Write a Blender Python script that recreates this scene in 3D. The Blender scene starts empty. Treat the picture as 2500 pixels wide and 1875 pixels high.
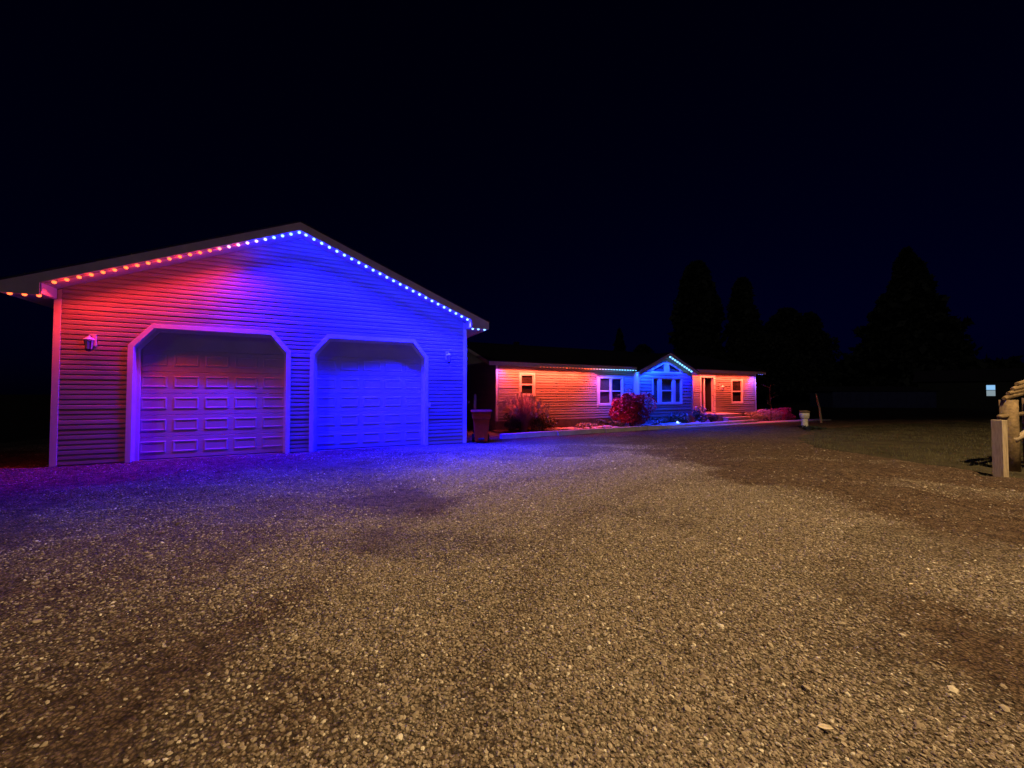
import bpy, bmesh, math, random
import numpy as np
from mathutils import Vector, Matrix
R = math.radians
random.seed(7); rng = np.random.default_rng(7)
sc = bpy.context.scene
COL = sc.collection

# ------------------------------------------------------------------ camera
cam = bpy.data.cameras.new('camera'); camo = bpy.data.objects.new('camera', cam); COL.objects.link(camo)
cam.sensor_width = 36; cam.lens = 13.52; cam.clip_end = 3000; cam.clip_start = 0.05
camo.location = (0, 0, 1.6); camo.rotation_euler = (R(91.456), 0, 0)
sc.camera = camo

# ------------------------------------------------------------------ night sky, faint warm fill sun, exposure
SUN_EL, SUN_ROT = 22, 212
w = bpy.data.worlds.new('World'); sc.world = w; w.use_nodes = True
nt = w.node_tree; nt.nodes.clear()
sky = nt.nodes.new('ShaderNodeTexSky'); sky.sky_type = 'NISHITA'; sky.sun_disc = False
sky.sun_elevation = R(SUN_EL); sky.sun_rotation = R(SUN_ROT)
mul = nt.nodes.new('ShaderNodeMix'); mul.data_type = 'RGBA'; mul.blend_type = 'MULTIPLY'; mul.inputs[0].default_value = 1
mul.inputs[7].default_value = (0.02, 0.035, 1.0, 1)
bg = nt.nodes.new('ShaderNodeBackground'); bg.inputs[1].default_value = 0.0011
wo = nt.nodes.new('ShaderNodeOutputWorld')
nt.links.new(sky.outputs[0], mul.inputs[6]); nt.links.new(mul.outputs[2], bg.inputs[0]); nt.links.new(bg.outputs[0], wo.inputs[0])
sl = bpy.data.lights.new('fill_sun', 'SUN'); sl.energy = 0.075; sl.angle = R(0.5); sl.color = (1, .84, .72)  # added warm fill from behind left, lifts the shaded faces
slo = bpy.data.objects.new('fill_sun', sl); COL.objects.link(slo)
slo.rotation_euler = Vector((-math.sin(R(SUN_ROT))*math.cos(R(SUN_EL)), -math.cos(R(SUN_ROT))*math.cos(R(SUN_EL)), -math.sin(R(SUN_EL)))).to_track_quat('-Z', 'Y').to_euler()
sc.view_settings.view_transform = 'Standard'; sc.view_settings.look = 'None'
sc.view_settings.exposure = 0; sc.view_settings.gamma = 1; sc.view_settings.use_curve_mapping = False
sc.cycles.use_denoising = True; sc.cycles.max_bounces = 5; sc.cycles.diffuse_bounces = 3
sc.cycles.sample_clamp_indirect = 4; sc.cycles.use_light_tree = True

# ------------------------------------------------------------------ helpers
def label(o, text=None, cat=None, group=None, kind=None):
    if text: o['label'] = text
    if cat: o['category'] = cat
    if group: o['group'] = group
    if kind: o['kind'] = kind
    return o
def empty(name, loc=(0, 0, 0), rz=0, parent=None):
    o = bpy.data.objects.new(name, None); COL.objects.link(o); o.location = loc; o.rotation_euler = (0, 0, rz)
    o.empty_display_size = .2
    if parent: o.parent = parent
    return o
def link(name, me, parent=None, loc=(0, 0, 0), rot=(0, 0, 0), scale=(1, 1, 1)):
    o = bpy.data.objects.new(name, me); COL.objects.link(o)
    o.location = loc; o.rotation_euler = rot; o.scale = scale
    if parent: o.parent = parent
    return o
class MB:
    def __init__(s): s.v = []; s.f = []
    def add(s, vs, fs):
        k = len(s.v); s.v += [tuple(map(float, q)) for q in vs]; s.f += [tuple(i + k for i in f) for f in fs]; return s
    def box(s, x0, x1, y0, y1, z0, z1):
        return s.add([(x0,y0,z0),(x1,y0,z0),(x1,y1,z0),(x0,y1,z0),(x0,y0,z1),(x1,y0,z1),(x1,y1,z1),(x0,y1,z1)],
                     [(0,3,2,1),(4,5,6,7),(0,1,5,4),(1,2,6,5),(2,3,7,6),(3,0,4,7)])
    def prism(s, poly, y0, y1):                       # polygon in xz, extruded along y
        n = len(poly)
        return s.add([(x, y0, z) for x, z in poly] + [(x, y1, z) for x, z in poly],
                     [tuple(range(n)), tuple(range(2*n-1, n-1, -1))] + [(i, i+n, (i+1) % n + n, (i+1) % n) for i in range(n)])
    def xprism(s, poly, x0, x1):                      # polygon in yz, extruded along x
        n = len(poly)
        return s.add([(x0, y, z) for y, z in poly] + [(x1, y, z) for y, z in poly],
                     [tuple(range(n)), tuple(range(2*n-1, n-1, -1))] + [(i, i+n, (i+1) % n + n, (i+1) % n) for i in range(n)])
    def tube(s, pts, rad, n=10, caps=True):
        pts = [Vector(p) for p in pts]; rad = rad if hasattr(rad, '__len__') else [rad]*len(pts)
        rings = []
        for i, p in enumerate(pts):
            t = (pts[min(i+1, len(pts)-1)] - pts[max(i-1, 0)]).normalized()
            a = t.cross(Vector((0, 0, 1)) if abs(t.z) < .9 else Vector((1, 0, 0))).normalized(); b = t.cross(a)
            rings += [p + (a*math.cos(2*math.pi*k/n) + b*math.sin(2*math.pi*k/n))*rad[i] for k in range(n)]
        fs = [(i*n+k, i*n+(k+1) % n, (i+1)*n+(k+1) % n, (i+1)*n+k) for i in range(len(pts)-1) for k in range(n)]
        if caps: fs += [tuple(range(n-1, -1, -1)), tuple((len(pts)-1)*n+k for k in range(n))]
        return s.add(rings, fs)
    def lathe(s, prof, n=20, c=(0, 0)):
        vs = [(c[0]+r*math.cos(2*math.pi*k/n), c[1]+r*math.sin(2*math.pi*k/n), z) for r, z in prof for k in range(n)]
        fs = [(i*n+k, i*n+(k+1) % n, (i+1)*n+(k+1) % n, (i+1)*n+k) for i in range(len(prof)-1) for k in range(n)]
        fs += [tuple(range(n-1, -1, -1)), tuple((len(prof)-1)*n+k for k in range(n))]
        return s.add(vs, fs)
    def mesh(s, name, m, smooth=False, bevel=0):
        me = bpy.data.meshes.new(name); me.from_pydata(s.v, [], s.f)
        bm = bmesh.new(); bm.from_mesh(me); bmesh.ops.recalc_face_normals(bm, faces=bm.faces)
        if bevel:
            ed = [e for e in bm.edges if len(e.link_faces) == 2 and e.calc_face_angle(0) > .6]
            bmesh.ops.bevel(bm, geom=ed, offset=bevel, segments=1, affect='EDGES', profile=.5)
        bm.to_mesh(me); bm.free()
        if m: me.materials.append(m)
        if smooth: me.polygons.foreach_set('use_smooth', [True]*len(me.polygons))
        return me
    def build(s, name, m, parent=None, loc=(0, 0, 0), rot=(0, 0, 0), smooth=False, bevel=0):
        return link(name, s.mesh(name, m, smooth, bevel), parent, loc, rot)
def B(*a): return MB().box(*a)

# value noise in numpy
def _h(ix, iy, seed):
    n = (ix*374761393 + iy*668265263 + seed*982451653) & 0xffffffff
    n = ((n ^ (n >> 13))*1274126177) & 0xffffffff
    return ((n ^ (n >> 16)) & 0xffff)/65535.0
def vnoise(x, y, seed=0):
    x = np.asarray(x, float); y = np.asarray(y, float)
    ix = np.floor(x).astype(np.int64); iy = np.floor(y).astype(np.int64); fx = x-ix; fy = y-iy
    fx = fx*fx*(3-2*fx); fy = fy*fy*(3-2*fy)
    return (_h(ix, iy, seed)*(1-fx)+_h(ix+1, iy, seed)*fx)*(1-fy)+(_h(ix, iy+1, seed)*(1-fx)+_h(ix+1, iy+1, seed)*fx)*fy
def fbm(x, y, oct=4, seed=0):
    t = 0; a = .5
    for k in range(oct): t = t+a*vnoise(x*2**k, y*2**k, seed+k*17); a *= .5
    return t

# ------------------------------------------------------------------ materials
def mat(name, col, rough=.6, var=.15, vscale=4, bump=0, bscale=30, spec=.4, metal=0, col2=None, stretch=(1, 1, 1)):
    m = bpy.data.materials.new(name); m.use_nodes = True; t = m.node_tree; b = t.nodes['Principled BSDF']
    tc = t.nodes.new('ShaderNodeTexCoord'); mp = t.nodes.new('ShaderNodeMapping'); mp.inputs['Scale'].default_value = stretch
    t.links.new(tc.outputs['Object'], mp.inputs[0])
    nz = t.nodes.new('ShaderNodeTexNoise'); nz.inputs['Scale'].default_value = vscale; nz.inputs['Detail'].default_value = 6; nz.inputs['Roughness'].default_value = .65
    t.links.new(mp.outputs[0], nz.inputs[0])
    rp = t.nodes.new('ShaderNodeValToRGB'); rp.color_ramp.elements[0].position = .3; rp.color_ramp.elements[1].position = .7
    c2 = col2 or tuple(c*(1-var*1.6) for c in col)
    rp.color_ramp.elements[0].color = (*c2, 1); rp.color_ramp.elements[1].color = (*[min(1, c*(1+var*.4)) for c in col], 1)
    t.links.new(nz.outputs[0], rp.inputs[0]); t.links.new(rp.outputs[0], b.inputs['Base Color'])
    b.inputs['Roughness'].default_value = rough; b.inputs['Metallic'].default_value = metal
    b.inputs['Specular IOR Level'].default_value = spec
    if bump:
        n2 = t.nodes.new('ShaderNodeTexNoise'); n2.inputs['Scale'].default_value = bscale; n2.inputs['Detail'].default_value = 5
        t.links.new(mp.outputs[0], n2.inputs[0])
        bp = t.nodes.new('ShaderNodeBump'); bp.inputs['Strength'].default_value = 1; bp.inputs['Distance'].default_value = bump
        t.links.new(n2.outputs[0], bp.inputs['Height']); t.links.new(bp.outputs[0], b.inputs['Normal'])
    return m
M = {}
M['siding'] = mat('vinyl_siding', (.33, .315, .30), .45, .12, 2.2, .001, 60, .4, stretch=(.4, 1, 1))
t = M['siding'].node_tree; b = t.nodes['Principled BSDF']; src = b.inputs['Base Color'].links[0].from_socket
oi = t.nodes.new('ShaderNodeObjectInfo'); mr = t.nodes.new('ShaderNodeMapRange'); mr.inputs[3].default_value = .88; mr.inputs[4].default_value = 1.08; t.links.new(oi.outputs['Random'], mr.inputs[0])
mm = t.nodes.new('ShaderNodeMix'); mm.data_type = 'RGBA'; mm.blend_type = 'MULTIPLY'; mm.inputs[0].default_value = 1; t.links.new(src, mm.inputs[6]); t.links.new(mr.outputs[0], mm.inputs[7]); t.links.new(mm.outputs[2], b.inputs['Base Color'])
M['trim'] = mat('white_trim', (.72, .71, .70), .4, .08, 3, 0, 10)
M['door'] = mat('garage_door_paint', (.52, .51, .50), .38, .10, 1.6, .0006, 80)
M['soffit'] = mat('soffit_vinyl', (.55, .54, .53), .5, .1, 5)
M['fascia'] = mat('fascia_metal', (.66, .60, .55), .4, .12, 3)
M['roof'] = mat('asphalt_shingles', (.045, .042, .045), .9, .4, 14, .006, 60)
M['found'] = mat('foundation_block', (.48, .42, .30), .85, .25, 5, .004, 40)
M['concrete'] = mat('pale_concrete', (.50, .48, .45), .8, .2, 4, .003, 50)
M['edging'] = mat('pale_edging', (.75, .70, .70), .8, .2, 4, .003, 50)
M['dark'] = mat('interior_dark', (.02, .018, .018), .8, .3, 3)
M['blind'] = mat('window_blind', (.30, .25, .22), .7, .2, 3, stretch=(1, 1, 12))
M['curtain'] = mat('pale_curtain', (.5, .5, .52), .8, .25, 8, stretch=(3, 1, .3))
M['red_plastic'] = mat('red_bin_plastic', (.60, .075, .010), .7, .2, 6, .001, 60, .1)
M['rubber'] = mat('black_rubber', (.02, .02, .02), .7, .2, 10)
M['black_metal'] = mat('dark_lamp_metal', (.06, .055, .055), .35, .3, 20, metal=.3)
M['wood'] = mat('weathered_timber', (.52, .42, .28), .8, .3, 9, .004, 30, stretch=(9, 9, .5), col2=(.22, .16, .10))
M['bark'] = mat('bark', (.07, .055, .04), .9, .4, 8, .02, 14, stretch=(2, 2, .5))
M['logwood'] = mat('rough_log', (.26, .18, .09), .9, .4, 10, .012, 22, col2=(.09, .06, .03))
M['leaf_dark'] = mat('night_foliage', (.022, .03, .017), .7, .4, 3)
M['leaf_red'] = mat('burning_bush_leaf', (.62, .045, .12), .5, .3, 3, col2=(.30, .02, .05))
M['leaf_green'] = mat('shrub_leaf', (.11, .13, .09), .55, .35, 4)
M['leaf_pale'] = mat('pale_flower_leaf', (.42, .40, .40), .6, .2, 6)
M['grass_pale'] = mat('dry_ornamental_grass', (.50, .30, .38), .7, .3, 4)
M['rock'] = mat('bed_rock', (.55, .52, .50), .85, .3, 5, .01, 18)
M['mulch'] = mat('mulch', (.10, .06, .045), .95, .5, 12, .03, 30)
M['pale_post'] = mat('weathered_pale_post', (.72, .68, .60), .75, .25, 9, .004, 30)
M['rim'] = mat('brown_cap', (.20, .13, .08), .8, .3, 9, .004, 30)
M['white_plastic'] = mat('white_plastic', (.7, .7, .72), .4, .06, 4)
M['leaf_dry'] = mat('dry_leaf', (.75, .62, .40), .6, .2, 30, .001, 60)
M['grass'] = mat('lawn_blades', (.095, .088, .036), .6, .4, 2.0, col2=(.045, .042, .02))

def glass():
    m = bpy.data.materials.new('window_glass'); m.use_nodes = True; t = m.node_tree; t.nodes.clear()
    tr = t.nodes.new('ShaderNodeBsdfTransparent'); tr.inputs[0].default_value = (.8, .82, .82, 1)
    gl = t.nodes.new('ShaderNodeBsdfGlossy'); gl.inputs['Roughness'].default_value = .04
    fw = t.nodes.new('ShaderNodeLayerWeight'); fw.inputs['Blend'].default_value = .25
    fr = t.nodes.new('ShaderNodeMath'); fr.operation = 'MULTIPLY_ADD'; fr.inputs[1].default_value = .5; fr.inputs[2].default_value = .05; t.links.new(fw.outputs['Facing'], fr.inputs[0])
    mx = t.nodes.new('ShaderNodeMixShader'); o = t.nodes.new('ShaderNodeOutputMaterial')
    t.links.new(fr.outputs[0], mx.inputs[0]); t.links.new(tr.outputs[0], mx.inputs[1]); t.links.new(gl.outputs[0], mx.inputs[2]); t.links.new(mx.outputs[0], o.inputs[0])
    return m
M['glass'] = glass()
def emis(name, col, s, objcol=False):
    m = bpy.data.materials.new(name); m.use_nodes = True; t = m.node_tree; t.nodes.clear()
    e = t.nodes.new('ShaderNodeEmission'); e.inputs[0].default_value = (*col, 1); e.inputs[1].default_value = s
    o = t.nodes.new('ShaderNodeOutputMaterial'); t.links.new(e.outputs[0], o.inputs[0])
    if objcol:
        oi = t.nodes.new('ShaderNodeObjectInfo'); t.links.new(oi.outputs['Color'], e.inputs[0])
    m.cycles.emission_sampling = 'FRONT' if not objcol else 'NONE'
    return m
M['bulb'] = emis('led_bulb', (1, 1, 1), 2.4, True)
M['lit_window'] = emis('lit_window_glow', (.30, .62, 1.0), .9)
M['lit_low'] = emis('lit_window_glow_low', (.42, .55, .62), .55)
M['path_glow'] = emis('path_lamp_glow', (.45, .9, 1.0), 3)

# gravel surface: stones as cells, brown dirt where the 'dirt' attribute says so
def gravel_mat():
    m = bpy.data.materials.new('gravel_surface'); m.use_nodes = True; t = m.node_tree; b = t.nodes['Principled BSDF']
    L = t.links.new; N = t.nodes.new
    tc = N('ShaderNodeTexCoord')
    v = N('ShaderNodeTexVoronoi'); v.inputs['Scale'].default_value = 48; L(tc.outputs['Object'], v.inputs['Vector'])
    sp = N('ShaderNodeSeparateColor'); L(v.outputs['Color'], sp.inputs[0])
    rp = N('ShaderNodeValToRGB'); cr = rp.color_ramp; cr.elements[0].color = (.10, .075, .05, 1); cr.elements[1].color = (.58, .50, .37, 1)
    e = cr.elements.new(.5); e.color = (.36, .29, .20, 1); L(sp.outputs[0], rp.inputs[0])
    n1 = N('ShaderNodeTexNoise'); n1.inputs['Scale'].default_value = 1.1; n1.inputs['Detail'].default_value = 7; n1.inputs['Roughness'].default_value = .6; L(tc.outputs['Object'], n1.inputs[0])
    n2 = N('ShaderNodeTexNoise'); n2.inputs['Scale'].default_value = 9; n2.inputs['Detail'].default_value = 8; n2.inputs['Roughness'].default_value = .7; L(tc.outputs['Object'], n2.inputs[0])
    drt = N('ShaderNodeValToRGB'); drt.color_ramp.elements[0].position = .35; drt.color_ramp.elements[1].position = .68
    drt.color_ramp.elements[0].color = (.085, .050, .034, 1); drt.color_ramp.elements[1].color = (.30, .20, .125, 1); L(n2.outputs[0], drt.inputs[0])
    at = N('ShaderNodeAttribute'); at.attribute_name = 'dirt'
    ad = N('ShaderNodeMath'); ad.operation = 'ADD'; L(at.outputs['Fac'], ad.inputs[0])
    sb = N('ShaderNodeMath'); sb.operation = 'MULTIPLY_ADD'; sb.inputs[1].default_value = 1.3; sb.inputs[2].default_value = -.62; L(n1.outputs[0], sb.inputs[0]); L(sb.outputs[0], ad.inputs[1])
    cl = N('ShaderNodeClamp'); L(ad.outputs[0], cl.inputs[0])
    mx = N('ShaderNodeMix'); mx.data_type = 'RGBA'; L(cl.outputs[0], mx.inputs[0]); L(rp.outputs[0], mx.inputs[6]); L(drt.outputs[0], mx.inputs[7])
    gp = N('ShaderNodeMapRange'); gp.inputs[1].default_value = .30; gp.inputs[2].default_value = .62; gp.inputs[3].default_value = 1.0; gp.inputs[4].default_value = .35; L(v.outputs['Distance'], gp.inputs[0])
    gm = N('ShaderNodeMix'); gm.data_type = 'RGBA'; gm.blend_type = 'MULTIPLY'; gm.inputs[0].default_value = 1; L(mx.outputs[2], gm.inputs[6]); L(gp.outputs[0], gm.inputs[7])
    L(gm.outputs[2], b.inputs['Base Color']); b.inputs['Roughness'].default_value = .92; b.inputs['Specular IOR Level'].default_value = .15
    inv = N('ShaderNodeMath'); inv.operation = 'MULTIPLY'; inv.inputs[1].default_value = -1; L(v.outputs['Distance'], inv.inputs[0])
    b1 = N('ShaderNodeBump'); b1.inputs['Distance'].default_value = .03; b1.inputs['Strength'].default_value = 1; L(inv.outputs[0], b1.inputs['Height'])
    b2 = N('ShaderNodeBump'); b2.inputs['Distance'].default_value = .09; b2.inputs['Strength'].default_value = .8; L(n2.outputs[0], b2.inputs['Height']); L(b1.outputs[0], b2.inputs['Normal'])
    L(b2.outputs[0], b.inputs['Normal'])
    return m
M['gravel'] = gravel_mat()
def stone_mat():
    m = bpy.data.materials.new('gravel_stone'); m.use_nodes = True; t = m.node_tree; b = t.nodes['Principled BSDF']
    at = t.nodes.new('ShaderNodeAttribute'); at.attribute_type = 'INSTANCER'; at.attribute_name = 'tone'
    rp = t.nodes.new('ShaderNodeValToRGB'); cr = rp.color_ramp
    cr.elements[0].color = (.085, .060, .040, 1); cr.elements[1].color = (.62, .56, .44, 1)
    e = cr.elements.new(.45); e.color = (.22, .17, .12, 1); e = cr.elements.new(.85); e.color = (.36, .30, .22, 1)
    t.links.new(at.outputs['Fac'], rp.inputs[0]); t.links.new(rp.outputs[0], b.inputs['Base Color'])
    b.inputs['Roughness'].default_value = .85; b.inputs['Specular IOR Level'].default_value = .25
    return m
M['stone'] = stone_mat()

# ------------------------------------------------------------------ ground
EDGE = [(14.8, -14), (13.2, -3), (12.2, 2.5), (11.0, 5.6), (9.75, 7.5), (9.45, 8.8), (9.12, 10.4), (9.25, 11.8), (10.2, 13.7), (11.5, 15.4), (13.2, 17.2), (15.6, 18.6), (19.5, 20.2), (26, 22.5)]
GA = R(25.4); HU = np.array([math.cos(GA), math.sin(GA)]); HN = np.array([math.sin(GA), -math.cos(GA)])
GO = np.array([-10.1, 8.48]); HO = np.array([-.68, 16.4])
ex = np.array(EDGE)
def edge_sd(x, y):                                   # + on the lawn side of the drive's edge, metres
    x = np.asarray(x, float); y = np.asarray(y, float)
    best = np.full(x.shape, 1e9); sg = np.ones(x.shape)
    for a, b in zip(ex[:-1], ex[1:]):
        d = b-a; t = np.clip(((x-a[0])*d[0]+(y-a[1])*d[1])/(d@d), 0, 1)
        px = x-(a[0]+t*d[0]); py = y-(a[1]+t*d[1]); dd = np.hypot(px, py)
        cr = d[0]*(y-a[1])-d[1]*(x-a[0]); m = dd < best
        best = np.where(m, dd, best); sg = np.where(m, np.where(cr < 0, 1., -1.), sg)
    return best*sg
def rough(x, y):
    d = edge_sd(x, y); band = np.clip(1-np.abs(d+2.6)/4.2, 0, 1)                     # churned strip along the lawn
    g = np.clip(1-np.hypot((x+7), (y-8))/7, 0, 1)                                    # lumps before the garage
    return band, g
def gz(x, y):
    x = np.asarray(x, float); y = np.asarray(y, float); band, g = rough(x, y)
    amp = .018+.085*band+.12*g
    return (fbm(x*1.7, y*1.7, 5, 3)-.48)*amp*2.0 + (fbm(x*.25, y*.25, 3, 9)-.45)*.04
def smooth(a, b, v): t = np.clip((v-a)/(b-a), 0, 1); return t*t*(3-2*t)
def near_building(x, y):                              # flatten against walls and paving
    lx = (x-GO[0])*HU[0]+(y-GO[1])*HU[1]; ly = -((x-GO[0])*HN[0]+(y-GO[1])*HN[1])
    hx = (x-HO[0])*HU[0]+(y-HO[1])*HU[1]; hy = -((x-HO[0])*HN[0]+(y-HO[1])*HN[1])
    a = smooth(-.8, -.1, ly)*smooth(-1, 0, lx)*(1-smooth(9.5, 10.5, lx)); b = smooth(-3.0, -2.3, hy)*smooth(-2.5, -1.6, hx)
    return np.clip(a+b, 0, 1)
def ground_z(x, y): return gz(x, y)*(1-near_building(x, y)) - .004
def grid_mesh(name, xs, ys, zf, m, dirt=None):
    X, Y = np.meshgrid(xs, ys); Z = zf(X, Y); nx, ny = len(xs), len(ys)
    me = bpy.data.meshes.new(name); co = np.stack([X, Y, Z], -1).reshape(-1, 3)
    idx = np.arange(nx*ny).reshape(ny, nx)
    q = np.stack([idx[:-1, :-1], idx[:-1, 1:], idx[1:, 1:], idx[1:, :-1]], -1).reshape(-1, 4)
    me.vertices.add(len(co)); me.vertices.foreach_set('co', co.ravel())
    me.loops.add(q.size); me.loops.foreach_set('vertex_index', q.ravel().astype(np.int32))
    me.polygons.add(len(q)); me.polygons.foreach_set('loop_start', np.arange(0, q.size, 4, dtype=np.int32))
    me.update(calc_edges=True); me.validate()
    me.polygons.foreach_set('use_smooth', np.ones(len(q), bool))
    if dirt is not None:
        at = me.attributes.new('dirt', 'FLOAT', 'POINT'); at.data.foreach_set('value', dirt(X, Y).ravel().astype(np.float32))
    me.materials.append(m); return me
def far_axis(a, b, step, lo, hi):
    mid = list(np.arange(a, b, step)); l = []; x = a; s = step
    while x > lo: s *= 1.35; x -= s; l.append(x)
    r = []; x = b; s = step
    while x < hi: s *= 1.35; x += s; r.append(x)
    return np.array(l[::-1]+mid+r)
M['lawn'] = mat('night_lawn_soil', (.065, .055, .032), .95, .3, 1.3, .03, 25, .1, col2=(.03, .024, .015))
def lawn_z(x, y): return ground_z(x, y)*.9+(fbm(x*.9, y*.9, 4, 31)-.45)*.07*smooth(0, 1.5, edge_sd(x, y)) - .012 - .02
lawn = link('lawn', grid_mesh('lawn', far_axis(-20, 30, .25, -900, 900), far_axis(-14, 34, .25, -400, 1200), lawn_z, M['lawn']))
label(lawn, 'dark night lawn and fields around the drive and house', kind='structure')
def drive_z(x, y):
    d = edge_sd(x, y)+(fbm(x*1.3, y*1.3, 4, 5)-.45)*1.4
    d2 = -13.5-(x*.6+0)+(fbm(x*.8, y*.8, 3, 8)-.45)*2
    return ground_z(x, y)-.16*smooth(-.15, .35, d)-.2*smooth(-.5, .5, -x-17)
def stone_patch(x, y): return fbm(x*.55+y*.15, y*.95, 4, 41)
def dirt_f(x, y):
    d = edge_sd(x, y)
    band = smooth(-6.8, -4.6, d+(fbm(x*.35, y*.35, 3, 12)-.45)*2.6)*(.62+.7*vnoise(x*.7, y*1.3, 55))
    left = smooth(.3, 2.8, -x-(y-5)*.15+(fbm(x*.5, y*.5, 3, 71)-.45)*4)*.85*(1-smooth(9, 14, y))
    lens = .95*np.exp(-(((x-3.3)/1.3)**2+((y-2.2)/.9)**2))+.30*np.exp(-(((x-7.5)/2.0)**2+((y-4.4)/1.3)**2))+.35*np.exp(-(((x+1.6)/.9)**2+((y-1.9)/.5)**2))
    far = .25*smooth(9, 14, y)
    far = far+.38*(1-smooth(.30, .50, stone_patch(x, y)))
    for r0 in (7.2, 9.0):                            # faint wheel tracks curving in towards the garage
        tr = np.exp(-((np.hypot(x-6.8, y-.8-0*x)-r0+(vnoise(x*.6, y*.6, 90)-.5)*.5)/.22)**2); far = far+.38*tr*smooth(-9, -6, x)*smooth(1.2, 3, y)
    return np.clip(band*.95+left+lens+far, 0, 1)
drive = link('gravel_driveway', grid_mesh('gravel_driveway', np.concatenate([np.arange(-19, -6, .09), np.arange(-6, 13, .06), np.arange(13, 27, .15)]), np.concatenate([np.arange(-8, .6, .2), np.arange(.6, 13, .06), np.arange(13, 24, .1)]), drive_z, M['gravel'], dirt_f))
label(drive, 'wide gravel drive with bare dirt patches between garage and house', kind='structure')

# loose gravel lying on the drive (uncountable): one points mesh, stones set on it by geometry nodes
def gravel_scatter():
    N = 520000
    yy = .7+(rng.random(N)**1.25)*11.5; half = 1.5+yy*1.42
    xx = (rng.random(N)*2-1)*half
    keep = (edge_sd(xx, yy) < -.1) & (xx > -15)
    lx = (xx-GO[0])*HU[0]+(yy-GO[1])*HU[1]; ly = -((xx-GO[0])*HN[0]+(yy-GO[1])*HN[1])
    keep &= ~((ly > -.06) & (lx > -.1) & (lx < 9.6))
    dd = dirt_f(xx, yy); keep &= rng.random(N) > dd*.95
    keep &= rng.random(N) < smooth(.30, .50, stone_patch(xx, yy))*.85+.15
    xx, yy, dd = xx[keep], yy[keep], dd[keep]; n = len(xx)
    s = (.0042+.0062*rng.random(n)**2.4)*(1+.05*yy)
    big = rng.random(n) < .012; s[big] *= 1.8
    zz = drive_z(xx, yy)+s*.15
    tone = np.clip(rng.beta(2.2, 2.6, n)+.0, 0, .93); br = rng.random(n) < .018; tone[br] = .97+.03*rng.random(br.sum())
    me = bpy.data.meshes.new('gravel'); me.vertices.add(n); me.vertices.foreach_set('co', np.stack([xx, yy, zz], -1).ravel())
    def at(nm, ty, arr, key='value'):
        a = me.attributes.new(nm, ty, 'POINT'); a.data.foreach_set(key, arr.astype(np.float32).ravel())
    at('tone', 'FLOAT', tone)
    at('rot', 'FLOAT_VECTOR', np.stack([(rng.random(n)-.5)*.9, (rng.random(n)-.5)*.9, rng.random(n)*6.28], -1), 'vector')
    at('scl', 'FLOAT_VECTOR', np.stack([s*(1+.5*rng.random(n)), s*(.8+.4*rng.random(n)), s*(.55+.3*rng.random(n))], -1), 'vector')
    ob = link('gravel', me); label(ob, 'loose pale gravel stones strewn over the drive', kind='stuff')
    ng = bpy.data.node_groups.new('gravel_scatter', 'GeometryNodeTree')
    ng.interface.new_socket('Geometry', in_out='INPUT', socket_type='NodeSocketGeometry'); ng.interface.new_socket('Geometry', in_out='OUTPUT', socket_type='NodeSocketGeometry')
    gi = ng.nodes.new('NodeGroupInput'); go = ng.nodes.new('NodeGroupOutput')
    ico = ng.nodes.new('GeometryNodeMeshIcoSphere'); ico.inputs['Radius'].default_value = 1; ico.inputs['Subdivisions'].default_value = 1
    sp = ng.nodes.new('GeometryNodeSetPosition'); nz = ng.nodes.new('ShaderNodeTexNoise'); nz.inputs['Scale'].default_value = 1.3
    vm = ng.nodes.new('ShaderNodeVectorMath'); vm.operation = 'MULTIPLY_ADD'; vm.inputs[1].default_value = (.9, .9, .9); vm.inputs[2].default_value = (-.45, -.45, -.45)
    ng.links.new(nz.outputs['Color'], vm.inputs[0]); ng.links.new(vm.outputs[0], sp.inputs['Offset']); ng.links.new(ico.outputs[0], sp.inputs[0])
    sm = ng.nodes.new('GeometryNodeSetMaterial'); sm.inputs['Material'].default_value = M['stone']; ng.links.new(sp.outputs[0], sm.inputs[0])
    ip = ng.nodes.new('GeometryNodeInstanceOnPoints'); ng.links.new(gi.outputs[0], ip.inputs['Points']); ng.links.new(sm.outputs[0], ip.inputs['Instance'])
    for nm, sock in (('rot', 'Rotation'), ('scl', 'Scale')):
        na = ng.nodes.new('GeometryNodeInputNamedAttribute'); na.data_type = 'FLOAT_VECTOR'; na.inputs['Name'].default_value = nm
        ng.links.new(na.outputs['Attribute'], ip.inputs[sock])
    ng.links.new(ip.outputs[0], go.inputs[0])
    md = ob.modifiers.new('scatter', 'NODES'); md.node_group = ng
gravel_scatter()

def blades(name, n, pts_fn, h, wd, m, text):
    x, y, z = pts_fn(n); n = len(x); a = rng.random(n)*6.28; hh = h*(.4+rng.random(n)); l = (rng.random((n, 2))-.5)*hh[:, None]*1.1
    dx, dy = np.cos(a)*wd, np.sin(a)*wd
    co = np.stack([np.stack([x-dx, y-dy, z-.01], -1), np.stack([x+dx, y+dy, z-.01], -1), np.stack([x+l[:, 0], y+l[:, 1], z+hh], -1)], 1).reshape(-1, 3)
    me = bpy.data.meshes.new(name); me.from_pydata(co.tolist(), [], np.arange(len(co)).reshape(-1, 3).tolist()); me.materials.append(m)
    return label(link(name, me), text, kind='stuff')
def lawn_pts(n):
    t = rng.random(n)**1.4; y = 3+t*30; x = 8.8+rng.random(n)*(4+y*1.5)
    d = edge_sd(x, y)+(fbm(x*1.3, y*1.3, 4, 5)-.45)*1.4; k = (d > 0) & (rng.random(n) < .12+smooth(.28, .5, fbm(x*1.1, y*1.1, 3, 77)))
    x, y = x[k], y[k]; return x, y, lawn_z(x, y)
blades('grass', 150000, lawn_pts, .055, .006, M['grass'], 'short mown grass of the dark lawn beside the drive')

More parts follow.
